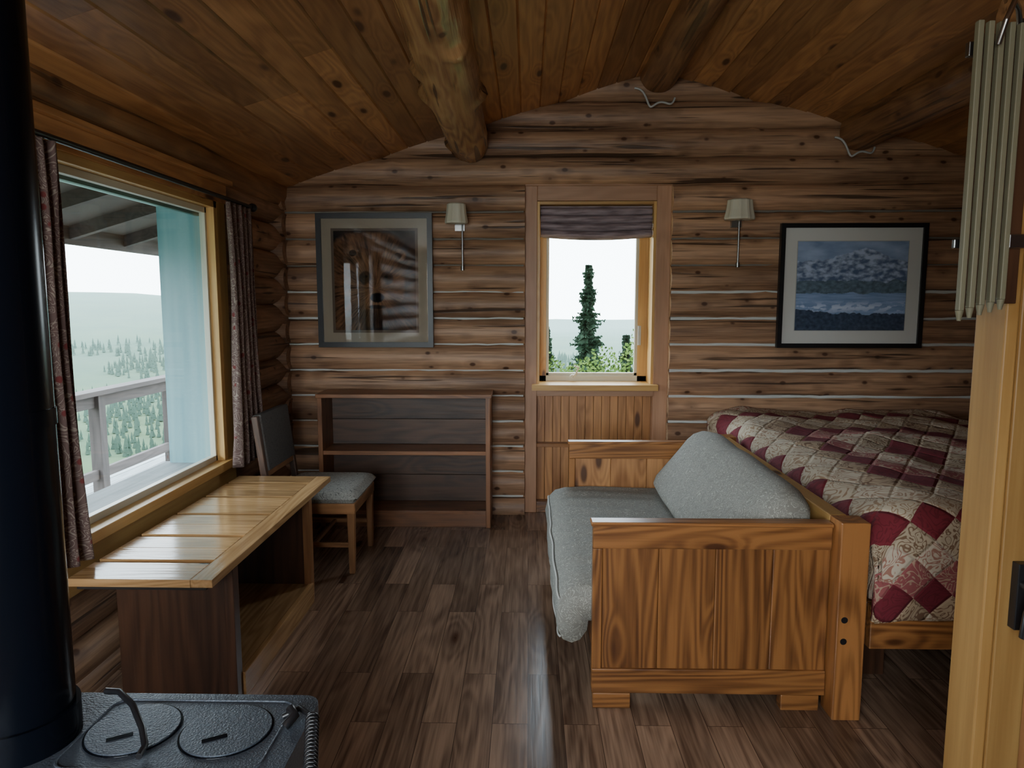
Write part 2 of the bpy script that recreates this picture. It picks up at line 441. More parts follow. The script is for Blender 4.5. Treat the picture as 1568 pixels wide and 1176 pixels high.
w = MB()
ry0, ry1 = -1.55, -1.43
RWA, RWB = -1.65, 0.12      # x extent of the unseen rear window, added to let light in
def rearpanel(x0, x1, z0, z1):
    x = x0
    while x < x1-1e-4:
        xx = min(x+0.14, x1)
        if z1 is None: w.prism([(x, z0), (xx, z0), (xx, ceilz(xx)+0.02), (x, ceilz(x)+0.02)], 'y', ry0, ry1, M_ceil, g='z')
        else: w.box(x, xx, ry0, ry1, z0, z1, M_ceil, 'z')
        x = xx
rearpanel(-1.9, RWA, 0, None); rearpanel(RWA, RWB, 2.2, None); rearpanel(RWA, RWB, 0, 0.85); rearpanel(RWB, 3.6, 0, None)
w.build('wall_rear')
w = MB()
RM = (RWA+RWB)/2
for a, b in ((RWA, RWA+0.07), (RM-0.03, RM+0.03), (RWB-0.07, RWB)): w.box(a, b, -1.52, -1.42, 0.85, 2.2, M_pine, 'z')
w.box(RWA, RWB, -1.52, -1.42, 2.13, 2.2, M_pine); w.box(RWA, RWB, -1.52, -1.38, 0.85, 0.93, M_pine)
w.box(RWA+0.07, RWB-0.07, -1.49, -1.485, 0.93, 2.13, M_glass)
w.build('rear_window_added', 0.004)

w = MB()
w.add([(-1.9, -1.6, 0), (3.7, -1.6, 0), (3.7, 5.2, 0), (-1.9, 5.2, 0), (-1.9, -1.6, -0.1), (3.7, -1.6, -0.1), (3.7, 5.2, -0.1), (-1.9, 5.2, -0.1)],
      [(0, 1, 2, 3), (7, 6, 5, 4), (0, 4, 5, 1), (1, 5, 6, 2), (2, 6, 7, 3), (3, 7, 4, 0)], M_floor)
w.build('floor')

w = MB()
def slope_boards(x0, x1, bw):
    n = int(round(abs(x1-x0)/bw)); d = (x1-x0)/n
    for i in range(n):
        a, b = x0+d*i, x0+d*(i+1)
        if a > b: a, b = b, a
        g = 0.004
        y = -1.6
        cut = U(0.5, 3.5)
        for (ya, yb) in ((y, cut), (cut+0.002, 5.25)):
            za, zb = ceilz(a), ceilz(b)
            pr = [(a, za+0.025), (a, za+0.008), (a+g*1.6, za+0.0+g*0.4), (b-g*1.6, zb-g*0.4), (b, zb+0.008), (b, zb+0.025)]
            w.prism(pr, 'y', ya, yb, M_ceil)
slope_boards(XR, -1.95, 0.128); slope_boards(XR, 3.75, 0.128)
w.build('ceiling')
w = MB()
M_roof = plain('roof_board', (0.08, 0.068, 0.056), 0.8, ns=10)
w.prism([(-2.85, ceilz(-2.85)+0.03), (XR, ZR+0.03), (XR, ZR+0.13), (-2.85, ceilz(-2.85)+0.11)], 'y', -1.8, 5.6, M_roof)
w.prism([(XR, ZR+0.03), (4.6, ceilz(4.6)+0.03), (4.6, ceilz(4.6)+0.11), (XR, ZR+0.13)], 'y', -1.8, 5.6, M_roof)
w.box(-2.89, -2.85, -1.8, 5.6, ceilz(-2.85)-0.08, ceilz(-2.85)+0.12, M_deck, 'y')
for i in range(13):
    y = -1.6+i*0.6
    w.prism([(-2.85, ceilz(-2.85)-0.05), (-1.92, ceilz(-1.92)-0.05), (-1.92, ceilz(-1.92)+0.03), (-2.85, ceilz(-2.85)+0.03)], 'y', y, y+0.05, M_deck)
w.build('roof')

w = MB(); w.tube([(-0.24, -1.4, 2.63), (-0.405, 4.90, 2.575)], 0.135, M_purlin, 32, bumpy=0.02, step=0.04, tint=0.6)
w.build('ceiling_purlin_log')
w = MB(); w.tube([(0.90, -1.4, 3.0), (0.86, 4.89, 3.0)], 0.115, M_purdark, 28, bumpy=0.012, step=0.05, tint=0.4)
w.build('ridge_log')
w = MB(); w.tube([(2.2, -1.4, 2.64), (2.2, 4.89, 2.64)], 0.13, M_purdark, 28, bumpy=0.014, step=0.05, tint=0.4)
w.build('ceiling_purlin_log')
for (cx, cz) in ((0.70, 2.89), (2.02, 2.57)):
    w = MB(); pts = []
    for i in range(26):
        t = i/25
        pts.append((cx+0.26*t+0.012*math.sin(t*9), 4.85-0.03*math.sin(t*3.1), cz+0.02-0.12*math.sin(t*math.pi*0.85)+0.02*math.sin(t*12)))
    w.tube(pts, 0.007, M_white, 8); w.build('electrical_cable')

# ------------------------------------------------------------------ window_1 (left)
w = MB()
y0, y1, z0, z1 = 2.33, 3.77, 0.588, 2.035
xi, xm, xo = -1.645, -1.70, -1.95
for (a, b) in ((y0, y0+0.035), (y1-0.035, y1)):
    w.box(xm, xi, a, b, z0, z1, M_pine, 'z', 0.9); w.box(xo, xm-0.001, a, b, z0, z1, M_tealp, 'z')
w.box(xm, xi, y0, y1, z1-0.035, z1, M_pine, 'y'); w.box(xo, xm-0.001, y0, y1, z1-0.03, z1, M_tealp, 'y')
w.box(xm, xi+0.03, y0-0.06, y1+0.05, z0+0.02, z0+0.065, M_pine, 'y', 1.0); w.box(xo-0.04, xm-0.001, y0, y1, z0, z0+0.05, M_deckfl, 'y')
w.box(-1.675, -1.645, y0-0.10, y0, 0.50, 2.12, M_pine, 'z'); w.box(-1.675, -1.645, y1, y1+0.10, 0.50, 2.12, M_pine, 'z')
w.box(-1.675, -1.640, y0-0.12, y1+0.12, z1, z1+0.10, M_ceil, 'y', 0.9); w.box(-1.675, -1.635, y0-0.08, y1+0.08, 0.45, z0+0.02, M_pine, 'y')
w.box(-1.675, -1.61, y0-0.14, y1+0.14, z1+0.10, z1+0.125, M_ceil, 'y', 0.9)
for (a, b) in ((y0+0.035, y0+0.055), (y1-0.055, y1-0.035)): w.box(-1.715, -1.685, a, b, z0+0.065, z1-0.035, M_sash, 'z', 1.0)
w.box(-1.715, -1.685, y0+0.035, y1-0.035, z1-0.065, z1-0.035, M_sash, 'y')
w.box(-1.715, -1.685, y0+0.035, y1-0.035, z0+0.065, z0+0.095, M_sash, 'y')
w.box(-1.74, -1.717, y0+0.035, y1-0.035, z1-0.08, z1-0.045, M_green, 'y')
w.box(-1.702, -1.698, y0+0.05, y1-0.05, z0+0.09, z1-0.06, M_glass)
w.build('window_1', 0.003)

# ------------------------------------------------------------------ centre window + trim
YT = 4.965
w = MB()
w.box(-0.02, 0.065, YT, 5.16, 0, 2.308, M_trim, 'z', 0.5); w.box(0.885, 0.985, YT, 5.16, 0, 2.308, M_trim, 'z', 0.6)
w.box(0.065, 0.885, YT, 5.16, 2.203, 2.308, M_trim, 'x', 0.4)
w.box(-0.02, 0.985, YT-0.015, YT, 2.30, 2.315, M_trim, 'x', 0.4)
w.build('trim_1', 0.004)
w = MB()
x = 0.066
w.box(0.065, 0.885, 5.06, 5.08, 0, 0.86, M_void)
while x < 0.88:
    w.box(x+0.0005, min(x+0.057, 0.885), 5.04, 5.062, 0.02, 0.855, M_ceil, 'z', U(0.6, 0.9)); x += 0.0585
w.box(0.066, 0.884, YT+0.005, 5.06, 0.48, 0.505, M_fir); w.box(0.066, 0.884, YT+0.005, 5.04, 0.0, 0.08, M_fir)
w.build('wall_panel_beadboard', 0.002)
w = MB()
gy = 5.18
w.box(0.03, 0.91, YT-0.07, gy+0.06, 0.895, 0.935, M_pine, 'x', 0.9); w.box(0.065, 0.885, YT-0.01, YT+0.015, 0.85, 0.895, M_trim)
w.box(0.065, 0.083, YT+0.01, gy+0.05, 0.935, 2.2, M_pine, 'z', 0.9); w.box(0.867, 0.885, YT+0.01, gy+0.05, 0.935, 2.2, M_pine, 'z', 1.0)
w.box(0.083, 0.867, YT+0.01, gy+0.05, 2.18, 2.2, M_pine, 'x')
w.box(0.083, 0.135, gy-0.02, gy+0.05, 0.935, 2.18, M_pine, 'z', 0.8); w.box(0.80, 0.867, gy-0.02, gy+0.05, 0.935, 2.18, M_pine, 'z', 0.8)
w.box(0.083, 0.867, gy-0.02, gy+0.05, 2.10, 2.18, M_pine); w.box(0.083, 0.867, gy-0.02, gy+0.05, 0.935, 0.975, M_sash)
for a, b, c, d in ((0.135, 0.155, 0.975, 2.10), (0.78, 0.80, 0.975, 2.10)): w.box(a, b, gy-0.005, gy+0.03, c, d, M_sash, 'z')
w.box(0.135, 0.80, gy-0.005, gy+0.03, 0.972, 0.995, M_sash)
w.box(0.15, 0.785, gy+0.01, gy+0.015, 0.99, 2.1, M_glass)
w.tube([(0.33, gy-0.03, 0.965), (0.33, gy-0.055, 0.965)], 0.022, M_sash, 12)
w.tube([(0.33, gy-0.055, 0.965), (0.35, gy-0.065, 0.99), (0.37, gy-0.065, 1.04), (0.34, gy-0.07, 1.05)], 0.007, M_sash, 8)
w.box(0.80, 0.82, gy-0.045, gy-0.02, 1.2, 1.34, M_white)
w.build('window_2', 0.002)
w = MB()
def shd(u, v):
    x = 0.088+0.776*u
    z = 2.165-0.20*v - 0.02*v*math.sin(u*3.14)*1.0
    y = 5.05 - 0.035*abs(math.sin(v*math.pi*4)) - 0.02*v + 0.006*noise.noise(Vector((x*8, v*5, 0)))
    return (x, y, z)
w.grid(shd, 40, 40, M_shade)
w.box(0.085, 0.865, 5.04, 5.075, 2.14, 2.175, M_shade)
w.build('roman_shade', 0, 0.006)

# ------------------------------------------------------------------ pictures
def fbm(x, y, s=0): return noise.fractal(Vector((x, y, s)), 1.0, 2.0, 4)
def mixv(a, b, t):
    t = max(0, min(1, t)); return tuple(a[i]*(1-t)+b[i]*t for i in range(3))
def ss(a, b, x):
    t = max(0, min(1, (x-a)/(b-a))); return t*t*(3-2*t)
def bear(u, v):
    c = (0.012, 0.009, 0.010)
    ax, ay = u-0.50, v-0.42
    ang = math.atan2(ay, ax); rad = math.hypot(ax, ay)
    st = fbm(ang*7, rad*5, 1)*0.5+fbm(ang*26, rad*9, 4)*0.5
    fur = 0.45+0.9*st
    def ell(cx, cy, rx, ry, soft=0.3, wob=0.2):
        d = ((u-cx)/rx)**2+((v-cy)/ry)**2 + wob*fbm(u*8, v*8, 5)+0.15*st
        return 1-ss(1-soft, 1+soft, d)
    bd, bl = (0.03, 0.015, 0.008), (0.21, 0.105, 0.05)
    brown = mixv(bd, bl, fur); dark = mixv((0.010, 0.006, 0.005), (0.075, 0.036, 0.018), fur)
    tan = mixv((0.06, 0.03, 0.015), (0.27, 0.145, 0.078), fur)
    # massive shoulders and hump behind the head
    c = mixv(c, brown, ell(0.16, 0.42, 0.28, 0.52)*0.9)
    c = mixv(c, dark, ell(0.84, 0.34, 0.24, 0.45))
    c = mixv(c, brown, ell(0.42, 0.86, 0.42, 0.13))
    # small rounded ears
    c = mixv(c, tan, ell(0.22, 0.79, 0.085, 0.065)); c = mixv(c, tan, ell(0.80, 0.76, 0.085, 0.065))
    c = mixv(c, (0.014, 0.008, 0.007), ell(0.235, 0.78, 0.045, 0.032)*0.9); c = mixv(c, (0.014, 0.008, 0.007), ell(0.785, 0.75, 0.045, 0.032)*0.9)
    # broad round head with wide cheeks
    c = mixv(c, brown, ell(0.51, 0.50, 0.34, 0.32))
    c = mixv(c, tan, ell(0.51, 0.68, 0.26, 0.14)*0.75)
    c = mixv(c, tan, ell(0.25, 0.45, 0.10, 0.16)*0.5); c = mixv(c, tan, ell(0.77, 0.44, 0.10, 0.16)*0.5)
    c = mixv(c, (0.02, 0.011, 0.008), ell(0.38, 0.53, 0.075, 0.07)*0.8); c = mixv(c, (0.02, 0.011, 0.008), ell(0.65, 0.525, 0.075, 0.07)*0.8)
    # blunt wide muzzle
    c = mixv(c, tan, ell(0.52, 0.36, 0.165, 0.17))
    c = mixv(c, (0.002, 0.002, 0.002), ell(0.395, 0.545, 0.02, 0.014, .3, 0)); c = mixv(c, (0.002, 0.002, 0.002), ell(0.64, 0.54, 0.02, 0.014, .3, 0))
    c = mixv(c, (0.004, 0.003, 0.004), ell(0.522, 0.33, 0.085, 0.05, .25, .05))
    c = mixv(c, (0.006, 0.004, 0.004), ell(0.522, 0.235, 0.11, 0.022)*0.9)
    c = mixv(c, dark, ell(0.52, 0.12, 0.26, 0.10)*0.85)
    return (*c, 1)
def lake(u, v):
    c = mixv((0.18, 0.27, 0.46), (0.45, 0.56, 0.78), fbm(u*4, v*9, 3)*0.5+0.5)
    ridge = 0.80+0.13*math.exp(-((u-0.62)/0.22)**2)+0.05*fbm(u*6, 0, 8)-0.05*abs(u-0.3)
    if v < ridge:
        sn = fbm(u*14, v*20, 4)
        c = mixv((0.12, 0.17, 0.30), (0.52, 0.61, 0.80), ss(-0.45, 0.75, sn+(v-0.62)*1.2))
    if v < 0.56+0.04*fbm(u*7, 2, 1): c = mixv((0.07, 0.105, 0.14), (0.22, 0.31, 0.40), fbm(u*22, v*30, 6)*0.5+0.5)
    if v < 0.42+0.015*fbm(u*9, 5, 1): c = mixv((0.18, 0.29, 0.52), (0.38, 0.50, 0.76), fbm(u*5, v*50, 7)*0.5+0.5)
    if 0.18 < v < 0.34:
        r = fbm(u*12, v*22, 9)
        c = mixv(c, (0.70, 0.79, 0.96), ss(0.0, 0.3, r+0.3*math.exp(-((u-0.45)/0.3)**2))*(1-abs(v-0.26)/0.08))
    if v < 0.19+0.12*max(0, 0.4-u)+0.03*fbm(u*10, 1, 3): c = mixv((0.03, 0.045, 0.08), (0.10, 0.14, 0.22), fbm(u*30, v*30, 2)*0.5+0.5)
    return (*c, 1)
def picture(name, x0, x1, z0, z1, fw, m1, m2, fn, matmat, y=4.885):
    w = MB()
    for a, b, c, d, g in ((x0, x1, z1-fw, z1, 'x'), (x0, x1, z0, z0+fw, 'x'), (x0, x0+fw, z0+fw, z1-fw, 'z'), (x1-fw, x1, z0+fw, z1-fw, 'z')):
        w.box(a, b, y-0.035, y, c, d, M_black, g)
    w.box(x0+fw*0.5, x1-fw*0.5, y-0.012, y, z0+fw*0.5, z1-fw*0.5, M_void)
    a0, a1, b0, b1 = x0+fw, x1-fw, z0+fw, z1-fw
    w.box(a0, a1, y-0.018, y-0.012, b0, b1, matmat)
    a0 += m1; a1 -= m1; b0 += m1; b1 -= m1
    w.box(a0, a1, y-0.0195, y-0.018, b0, b1, M_matb2 if m2 > 0.01 else M_white)
    a0 += m2; a1 -= m2; b0 += m2; b1 -= m2
    w.grid(lambda u, v: (a0+(a1-a0)*u, y-0.0205, b0+(b1-b0)*v), 190, 200, M_print, False, None, fn)
    w.box(x0+fw*0.9, x1-fw*0.9, y-0.026, y-0.024, z0+fw*0.9, z1-fw*0.9, M_pglass)
    return w.build(name, 0)
picture('framed_bear_picture', -1.445, -0.65, 1.20, 2.11, 0.035, 0.065, 0.018, bear, M_matb)
M_mat2 = plain('picture_mat_pale', (0.70, 0.70, 0.67), 0.9)
picture('framed_lake_picture', 1.70, 2.675, 1.20, 2.035, 0.03, 0.085, 0.004, lake, M_mat2)

# ------------------------------------------------------------------ sconces
def sconce(x, zt, r):
    w = MB()
    w.box(x-0.02, x+0.045, 4.865, 4.90, zt-0.11, zt-0.03, M_steel)
    w.tube([(x+0.03, 4.87, zt-0.06), (x+0.03, 4.80, zt-0.06), (x, 4.76, zt-0.05), (x, 4.76, zt+0.0)], 0.009, M_steel, 10)
    w.tube([(x+0.03, 4.865, zt-0.06), (x+0.03, 4.87, zt-0.36)], 0.007, M_steel, 8)
    w.tube([(x+0.03, 4.87, zt-0.345), (x+0.03, 4.87, zt-0.375)], 0.013, M_steel, 10)
    n = 40; vs = []; fs = []
    prof = [(0.62, 0.02), (0.80, 0.012), (0.88, -0.05), (1.0, -0.10), (0.97, -0.112), (0.3, -0.115)]
    for p in prof:
        for j in range(n):
            th = 2*math.pi*j/n; rr = r*p[0]*(1+0.025*(1 if j % 4 < 2 else -1))
            vs.append((x+rr*math.cos(th), 4.76+rr*math.sin(th)*0.8, zt+0.04+p[1]))
    for i in range(len(prof)-1):
        for j in range(n):
            k = (j+1) % n; fs.append((i*n+j, i*n+k, (i+1)*n+k, (i+1)*n+j))
    fs.append(tuple(range(n)))
    w.add(vs, fs, M_cream, None, 0.5, False)
    w.build('wall_sconce', 0)
sconce(-0.475, 2.10, 0.075); sconce(1.39, 2.12, 0.10)

# ------------------------------------------------------------------ bookcase
w = MB()
bx0, bx1, by0, by1, bz = -1.395, -0.247, 4.60, 4.865, 0.905
w.box(bx0, bx0+0.03, by0, by1, 0.0, bz-0.025, M_shelf, 'z'); w.box(bx1-0.03, bx1, by0, by1, 0.0, bz-0.025, M_shelf, 'z')
w.box(bx0-0.008, bx1+0.008, by0-0.01, by1, bz-0.025, bz, M_shelf, 'x', 0.9)
w.box(bx0+0.03, bx1-0.03, by0+0.005, by1-0.012, 0.495, 0.522, M_shelf, 'x', 1.0)
w.box(bx0+0.03, bx1-0.03, by0+0.005, by1-0.012, 0.09, 0.115, M_shelf, 'x', 0.7)
w.box(bx0+0.03, bx1-0.03, by0+0.012, by0+0.03, 0.0, 0.09, M_shelf, 'x', 0.4)
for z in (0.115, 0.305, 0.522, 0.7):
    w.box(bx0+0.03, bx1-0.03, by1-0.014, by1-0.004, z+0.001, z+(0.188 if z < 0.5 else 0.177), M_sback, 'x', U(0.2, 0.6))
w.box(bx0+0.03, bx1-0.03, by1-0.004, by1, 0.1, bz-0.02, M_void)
w.build('bookcase', 0.003)

# ------------------------------------------------------------------ bench table
w = MB()
tz = 0.58
TX0, TX1, TY0, TY1 = -1.55, -1.055, 2.25, 3.68
gaps = [TY0, 2.42, 2.70, 2.99, 3.27, 3.53, TY1]
for i in range(6):
    a, b = gaps[i]+(0.015 if i else 0), gaps[i+1]-(0.015 if i < 5 else 0)
    mid = (a+b)/2
    if b-a > 0.2:
        w.box(TX0, TX1-0.075, a, mid-0.0006, tz-0.028, tz, M_oak, 'x'); w.box(TX0, TX1-0.075, mid+0.0006, b, tz-0.028, tz, M_oak, 'x')
    else: w.box(TX0, TX1-0.075, a, b, tz-0.028, tz, M_oak, 'x')
w.box(TX1-0.074, TX1, TY0, TY1, tz-0.028, tz, M_oak, 'y', 0.5)
w.box(TX0+0.02, TX1-0.03, TY0+0.02, TY1-0.02, tz-0.045, tz-0.0285, M_void, 'y')
for y in (2.49, 3.40):
    w.box(-1.53, -1.12, y, y+0.03, 0.0, tz-0.045, M_tdark, 'z', 0.5)
    w.box(-1.12, -1.085, y-0.01, y+0.04, 0.0, tz-0.045, M_tdark if y < 3 else M_chair, 'z', 0.8)
w.box(-1.53, -1.10, 2.52, 3.40, 0.07, 0.095, M_oak, 'y'); w.box(-1.10, -1.075, 2.53, 3.40, 0.0, 0.10, M_oak, 'y', 0.6)
w.build('bench_table', 0.002)

# ------------------------------------------------------------------ chair (faces +X)
w = MB()
cx0, cx1, cy0, cy1 = -1.45, -0.95, 3.76, 4.26
def leg(x, y, zt, s=0.038, sp=(0, 0), zb=0.0, mat=M_chair):
    t = s/2; b = s*0.36
    vs = [(x+sp[0]+dx*b, y+sp[1]+dy*b, zb) for dx, dy in ((-1, -1), (1, -1), (1, 1), (-1, 1))]+[(x+dx*t, y+dy*t, zt) for dx, dy in ((-1, -1), (1, -1), (1, 1), (-1, 1))]
    o = (R()*20, R()*20, R()*20)
    w.add(vs, [(3, 2, 1, 0), (4, 5, 6, 7), (0, 1, 5, 4), (1, 2, 6, 5), (2, 3, 7, 6), (3, 0, 4, 7)], mat, [(v[2]+o[0], v[0]+o[1], v[1]+o[2]) for v in vs])
leg(cx1-0.025, cy0+0.025, 0.40, 0.044); leg(cx1-0.025, cy1-0.025, 0.40, 0.044)
leg(cx0+0.03, cy0+0.025, 0.42, 0.042, (-0.03, 0)); leg(cx0+0.03, cy1-0.025, 0.42, 0.042, (-0.03, 0))
w.box(cx0+0.03, cx1, cy0, cy0+0.025, 0.345, 0.405, M_chair); w.box(cx0+0.03, cx1, cy1-0.025, cy1, 0.345, 0.405, M_chair)
w.box(cx1-0.025, cx1, cy0+0.02, cy1-0.02, 0.345, 0.405, M_chair, 'y'); w.box(cx0+0.02, cx0+0.045, cy0+0.02, cy1-0.02, 0.345, 0.405, M_chair, 'y')
for y in (cy0+0.025, cy1-0.025): w.box(cx0+0.03, cx1-0.04, y-0.009, y+0.009, 0.15, 0.178, M_chair)
w.box(-1.20, -1.18, cy0+0.03, cy1-0.03, 0.155, 0.175, M_chair, 'y')
def pillow(x0, x1, y0, y1, z0, z1, mat, n=18, p=4.0):
    cx, cy, cz = (x0+x1)/2, (y0+y1)/2, (z0+z1)/2
    hx, hy, hz = (x1-x0)/2, (y1-y0)/2, (z1-z0)/2
    def f(sgn):
        def g(u, v):
            a, b = 2*u-1, 2*v-1
            e = (max(0, 1-abs(a)**p)*max(0, 1-abs(b)**p))**(1/2.6)
            z = cz+sgn*hz*e
            return (cx+hx*a, cy+hy*b, z)
        return g
    w.grid(f(1), n, n, mat); w.grid(lambda u, v: f(-1)(v, u), n, n, mat)
pillow(cx0+0.03, cx1+0.012, cy0-0.008, cy1+0.008, 0.385, 0.475, M_chairfab, 22, 8)
Mb = Matrix.Translation((cx0+0.02, 0, 0.42)) @ Matrix.Rotation(math.radians(-7), 4, 'Y') @ Matrix.Translation((-(cx0+0.02), 0, -0.42))
for y in (cy0+0.02, cy1-0.02): w.box(cx0+0.0, cx0+0.035, y-0.018, y+0.018, 0.38, 0.89, M_sback, 'z', 0.6, Mb)
M_chback = fabric('chair_back_upholstery', (0.10, 0.092, 0.088), (0.05, 0.046, 0.045), 17, 0.9)
w.box(cx0-0.005, cx0+0.045, cy0+0.035, cy1-0.035, 0.58, 0.895, M_chback, 'z', 0.3, Mb)
w.box(cx0+0.002, cx0+0.03, cy0+0.02, cy1-0.02, 0.545, 0.58, M_chair, 'y', 0.3, Mb)
w.build('dining_chair', 0.005)

# ------------------------------------------------------------------ sofa
w = MB()
sx0, sx1, sy0, sy1 = 0.24, 1.10, 2.485, 4.03
def arm(ya, yb, near):
    w.box(sx0, sx1, ya, yb, 0.615, 0.712, M_fir, 'x', 0.75)
    w.box(sx0-0.008, sx1, ya-0.008, yb+0.008, 0.700, 0.716, M_fir, 'x', 0.95)
    w.box(sx0, sx1, ya, yb, 0.06, 0.155, M_fir, 'x', 0.45)
    w.box(sx0, sx0+0.035, ya, yb, 0.155, 0.615, M_fir, 'z', 0.6)
    n = 4; xs = [sx0+0.035+(sx1-sx0-0.035)*i/n for i in range(n+1)]
    for i in range(n): w.box(xs[i]+0.0003, xs[i+1]-0.0003, ya+0.010, yb-0.008, 0.15, 0.62, M_fir if near else M_ceil, 'z', U(0.45, 0.65) if near else 0.9)
    for a in (sx0+0.005, sx1-0.16): w.box(a, a+0.14, ya, yb, 0.0, 0.06, M_fir, 'x', 0.4)
arm(sy0, sy0+0.045, True); arm(sy1-0.045, sy1, False)
for y in (2.425, 4.03): w.box(1.103, 1.205, y, y+0.10, 0.0, 0.735, M_fir, 'z', 1.2)
for z in (0.30, 0.38): w.tube([(1.13, 2.4245, z), (1.13, 2.43, z)], 0.012, M_black, 14)
w.box(1.103, 1.165, 2.525, 4.03, 0.655, 0.735, M_pine, 'y', 0.5)
w.box(1.11, 1.15, 2.525, 4.03, 0.12, 0.22, M_fir, 'y')
for i in range(7):
    y = 2.56+i*0.21; w.box(1.115, 1.14, y, y+0.17, 0.22, 0.655, M_fir, 'z')
w.box(0.245, 0.275, sy0+0.045, sy1-0.045, 0.20, 0.31, M_fir, 'y'); w.box(0.275, 1.10, sy0+0.045, sy1-0.045, 0.285, 0.31, M_fir, 'x')
w.build('futon_sofa', 0.004)

w = MB()
prof = [(1.09, 0.32), (1.09, 0.44), (0.9, 0.462), (0.6, 0.470), (0.35, 0.472), (0.22, 0.468), (0.155, 0.45), (0.118, 0.405), (0.105, 0.34), (0.108, 0.27), (0.13, 0.225), (0.17, 0.21), (0.205, 0.225), (0.232, 0.27), (0.238, 0.315), (0.5, 0.318)]
def cf(v, t):
    x, y, z = v
    e = min(t, 1-t); k = 1-math.exp(-e*26)*0.16
    if x < 0.245: z = 0.34+(z-0.34)*k; x = 0.19+(x-0.19)*k
    else: z = 0.32+(z-0.32)*k
    z += 0.006*noise.noise(Vector((x*6, y*4, 0)))
    x += 0.010*noise.noise(Vector((z*9, y*5, 3)))
    if z > 0.43: z += 0.007*math.sin(y*38+x*5)*math.exp(-((x-0.42)/0.2)**2)
    return (x, y, z)
w.prism(prof, 'y', 2.535, 3.98, M_cushion, n=60, smooth=True, fn=cf)
for px_, pz in ((0.118, 0.41), (0.118, 0.235)):
    w.tube([cf((px_-0.003, 2.545+1.425*i/60, pz), i/60) for i in range(61)], 0.004, M_piping, 8)
w.build('sofa_seat_cushion', 0)
w = MB()
P = [(0.70, 0.49), (0.685, 0.52), (0.70, 0.555), (0.76, 0.625), (0.83, 0.70), (0.89, 0.765), (0.93, 0.80), (0.975, 0.818), (1.02, 0.81), (1.06, 0.78), (1.085, 0.74), (1.09, 0.60), (1.085, 0.49), (0.9, 0.48)]
def wf(v, t):
    x, y, z = v
    e = min(t, 1-t); k = 1-0.28*math.exp(-e*22)
    x = 0.92+(x-0.92)*k; z = 0.485+(z-0.485)*(1-0.12*math.exp(-e*22)) 
    z += 0.008*noise.noise(Vector((x*5, y*4, 7))); x += 0.006*noise.noise(Vector((z*8, y*5, 3)))
    return (x, y, max(z, 0.482))
w.prism(P, 'y', 2.56, 3.93, M_cushion, n=50, smooth=True, fn=wf)
w.build('sofa_back_cushion', 0)

# ------------------------------------------------------------------ bed
w = MB()
BX0, BX1, BY0, BY1 = 1.26, 2.85, 2.50, 4.86
w.box(BX0, BX1, BY0, BY0+0.04, 0.235, 0.40, M_fir, 'x', 1.2); w.box(BX0, BX1, BY1-0.03, BY1, 0.235, 0.40, M_fir)
w.box(BX0, BX0+0.035, BY0+0.04, BY1-0.03, 0.235, 0.40, M_fir, 'y'); w.box(BX1-0.035, BX1, BY0+0.04, BY1-0.03, 0.235, 0.40, M_fir, 'y')
for x in (BX0+0.10, BX1-0.11):
    for y in (BY0+0.25, BY1-0.14): w.box(x, x+0.09, y, y+0.09, 0, 0.38, M_tdark, 'z')
w.box(BX0+0.035, BX1-0.035, BY0+0.04, BY1-0.03, 0.36, 0.40, M_shelf)
w.build('bed_frame', 0.004)
w = MB()
M_matt = plain('mattress_ticking', (0.5, 0.48, 0.42), 0.9)
w.box(BX0+0.05, BX1-0.05, BY0+0.06, BY1-0.02, 0.405, 0.70, M_matt)
w.build('mattress', 0.04)
w = MB()
QT = 0.765; W = BX1-BX0; L = BY1-BY0-0.02; dl, dr, dn = 0.22, 0.25, 0.40
def quilt(u, v):
    a = -dl+(W+dl+dr)*u
    b = (L+dn)*v
    dx = 0
    if a < 0: dx = -a; x = 0
    elif a > W: dx = a-W; x = W
    else: x = a
    if b > L: dy = b-L; yy = L
    else: dy = 0; yy = b
    z = QT
    rx = min(x, W-x); ry = L-yy
    z -= 0.05*math.exp(-rx/0.05)+0.05*math.exp(-ry/0.05)
    z += 0.03*noise.noise(Vector((a*2.2, b*2.2, 0)))+0.014*noise.noise(Vector((a*7, b*7, 4)))
    drop = max(dx, dy)
    z -= drop
    fold = 0.025*math.sin(a*13+1)*min(1, dy*5)+0.03*noise.noise(Vector((a*4, b*3, 2)))*min(1, dy*6)
    X = BX0+x; Y = BY1-0.02-yy-0.03*min(1, dy*12)-fold*0.9
    if dx > 0 and a < 0: X -= 0.008
    if dx > 0 and a > 0: X += 0.03
    if dx > 0 and dy > 0:
        k = min(dx, dy); Y -= k*0.25
    z = max(z, 0.37+0.008*math.sin(a*20))
    return (X, Y, z)
def qgc(u, v):
    b = (L+dn)*v; k = L-0.12
    yy = b*0.62 if b < k else k*0.62+(b-k)*1.15
    return ((-dl+(W+dl+dr)*u-W*0.42)*0.95, yy-L*0.36, 0)
w.grid(quilt, 110, 150, M_quilt, True, qgc)
w.build('patchwork_quilt', 0, 0.012)

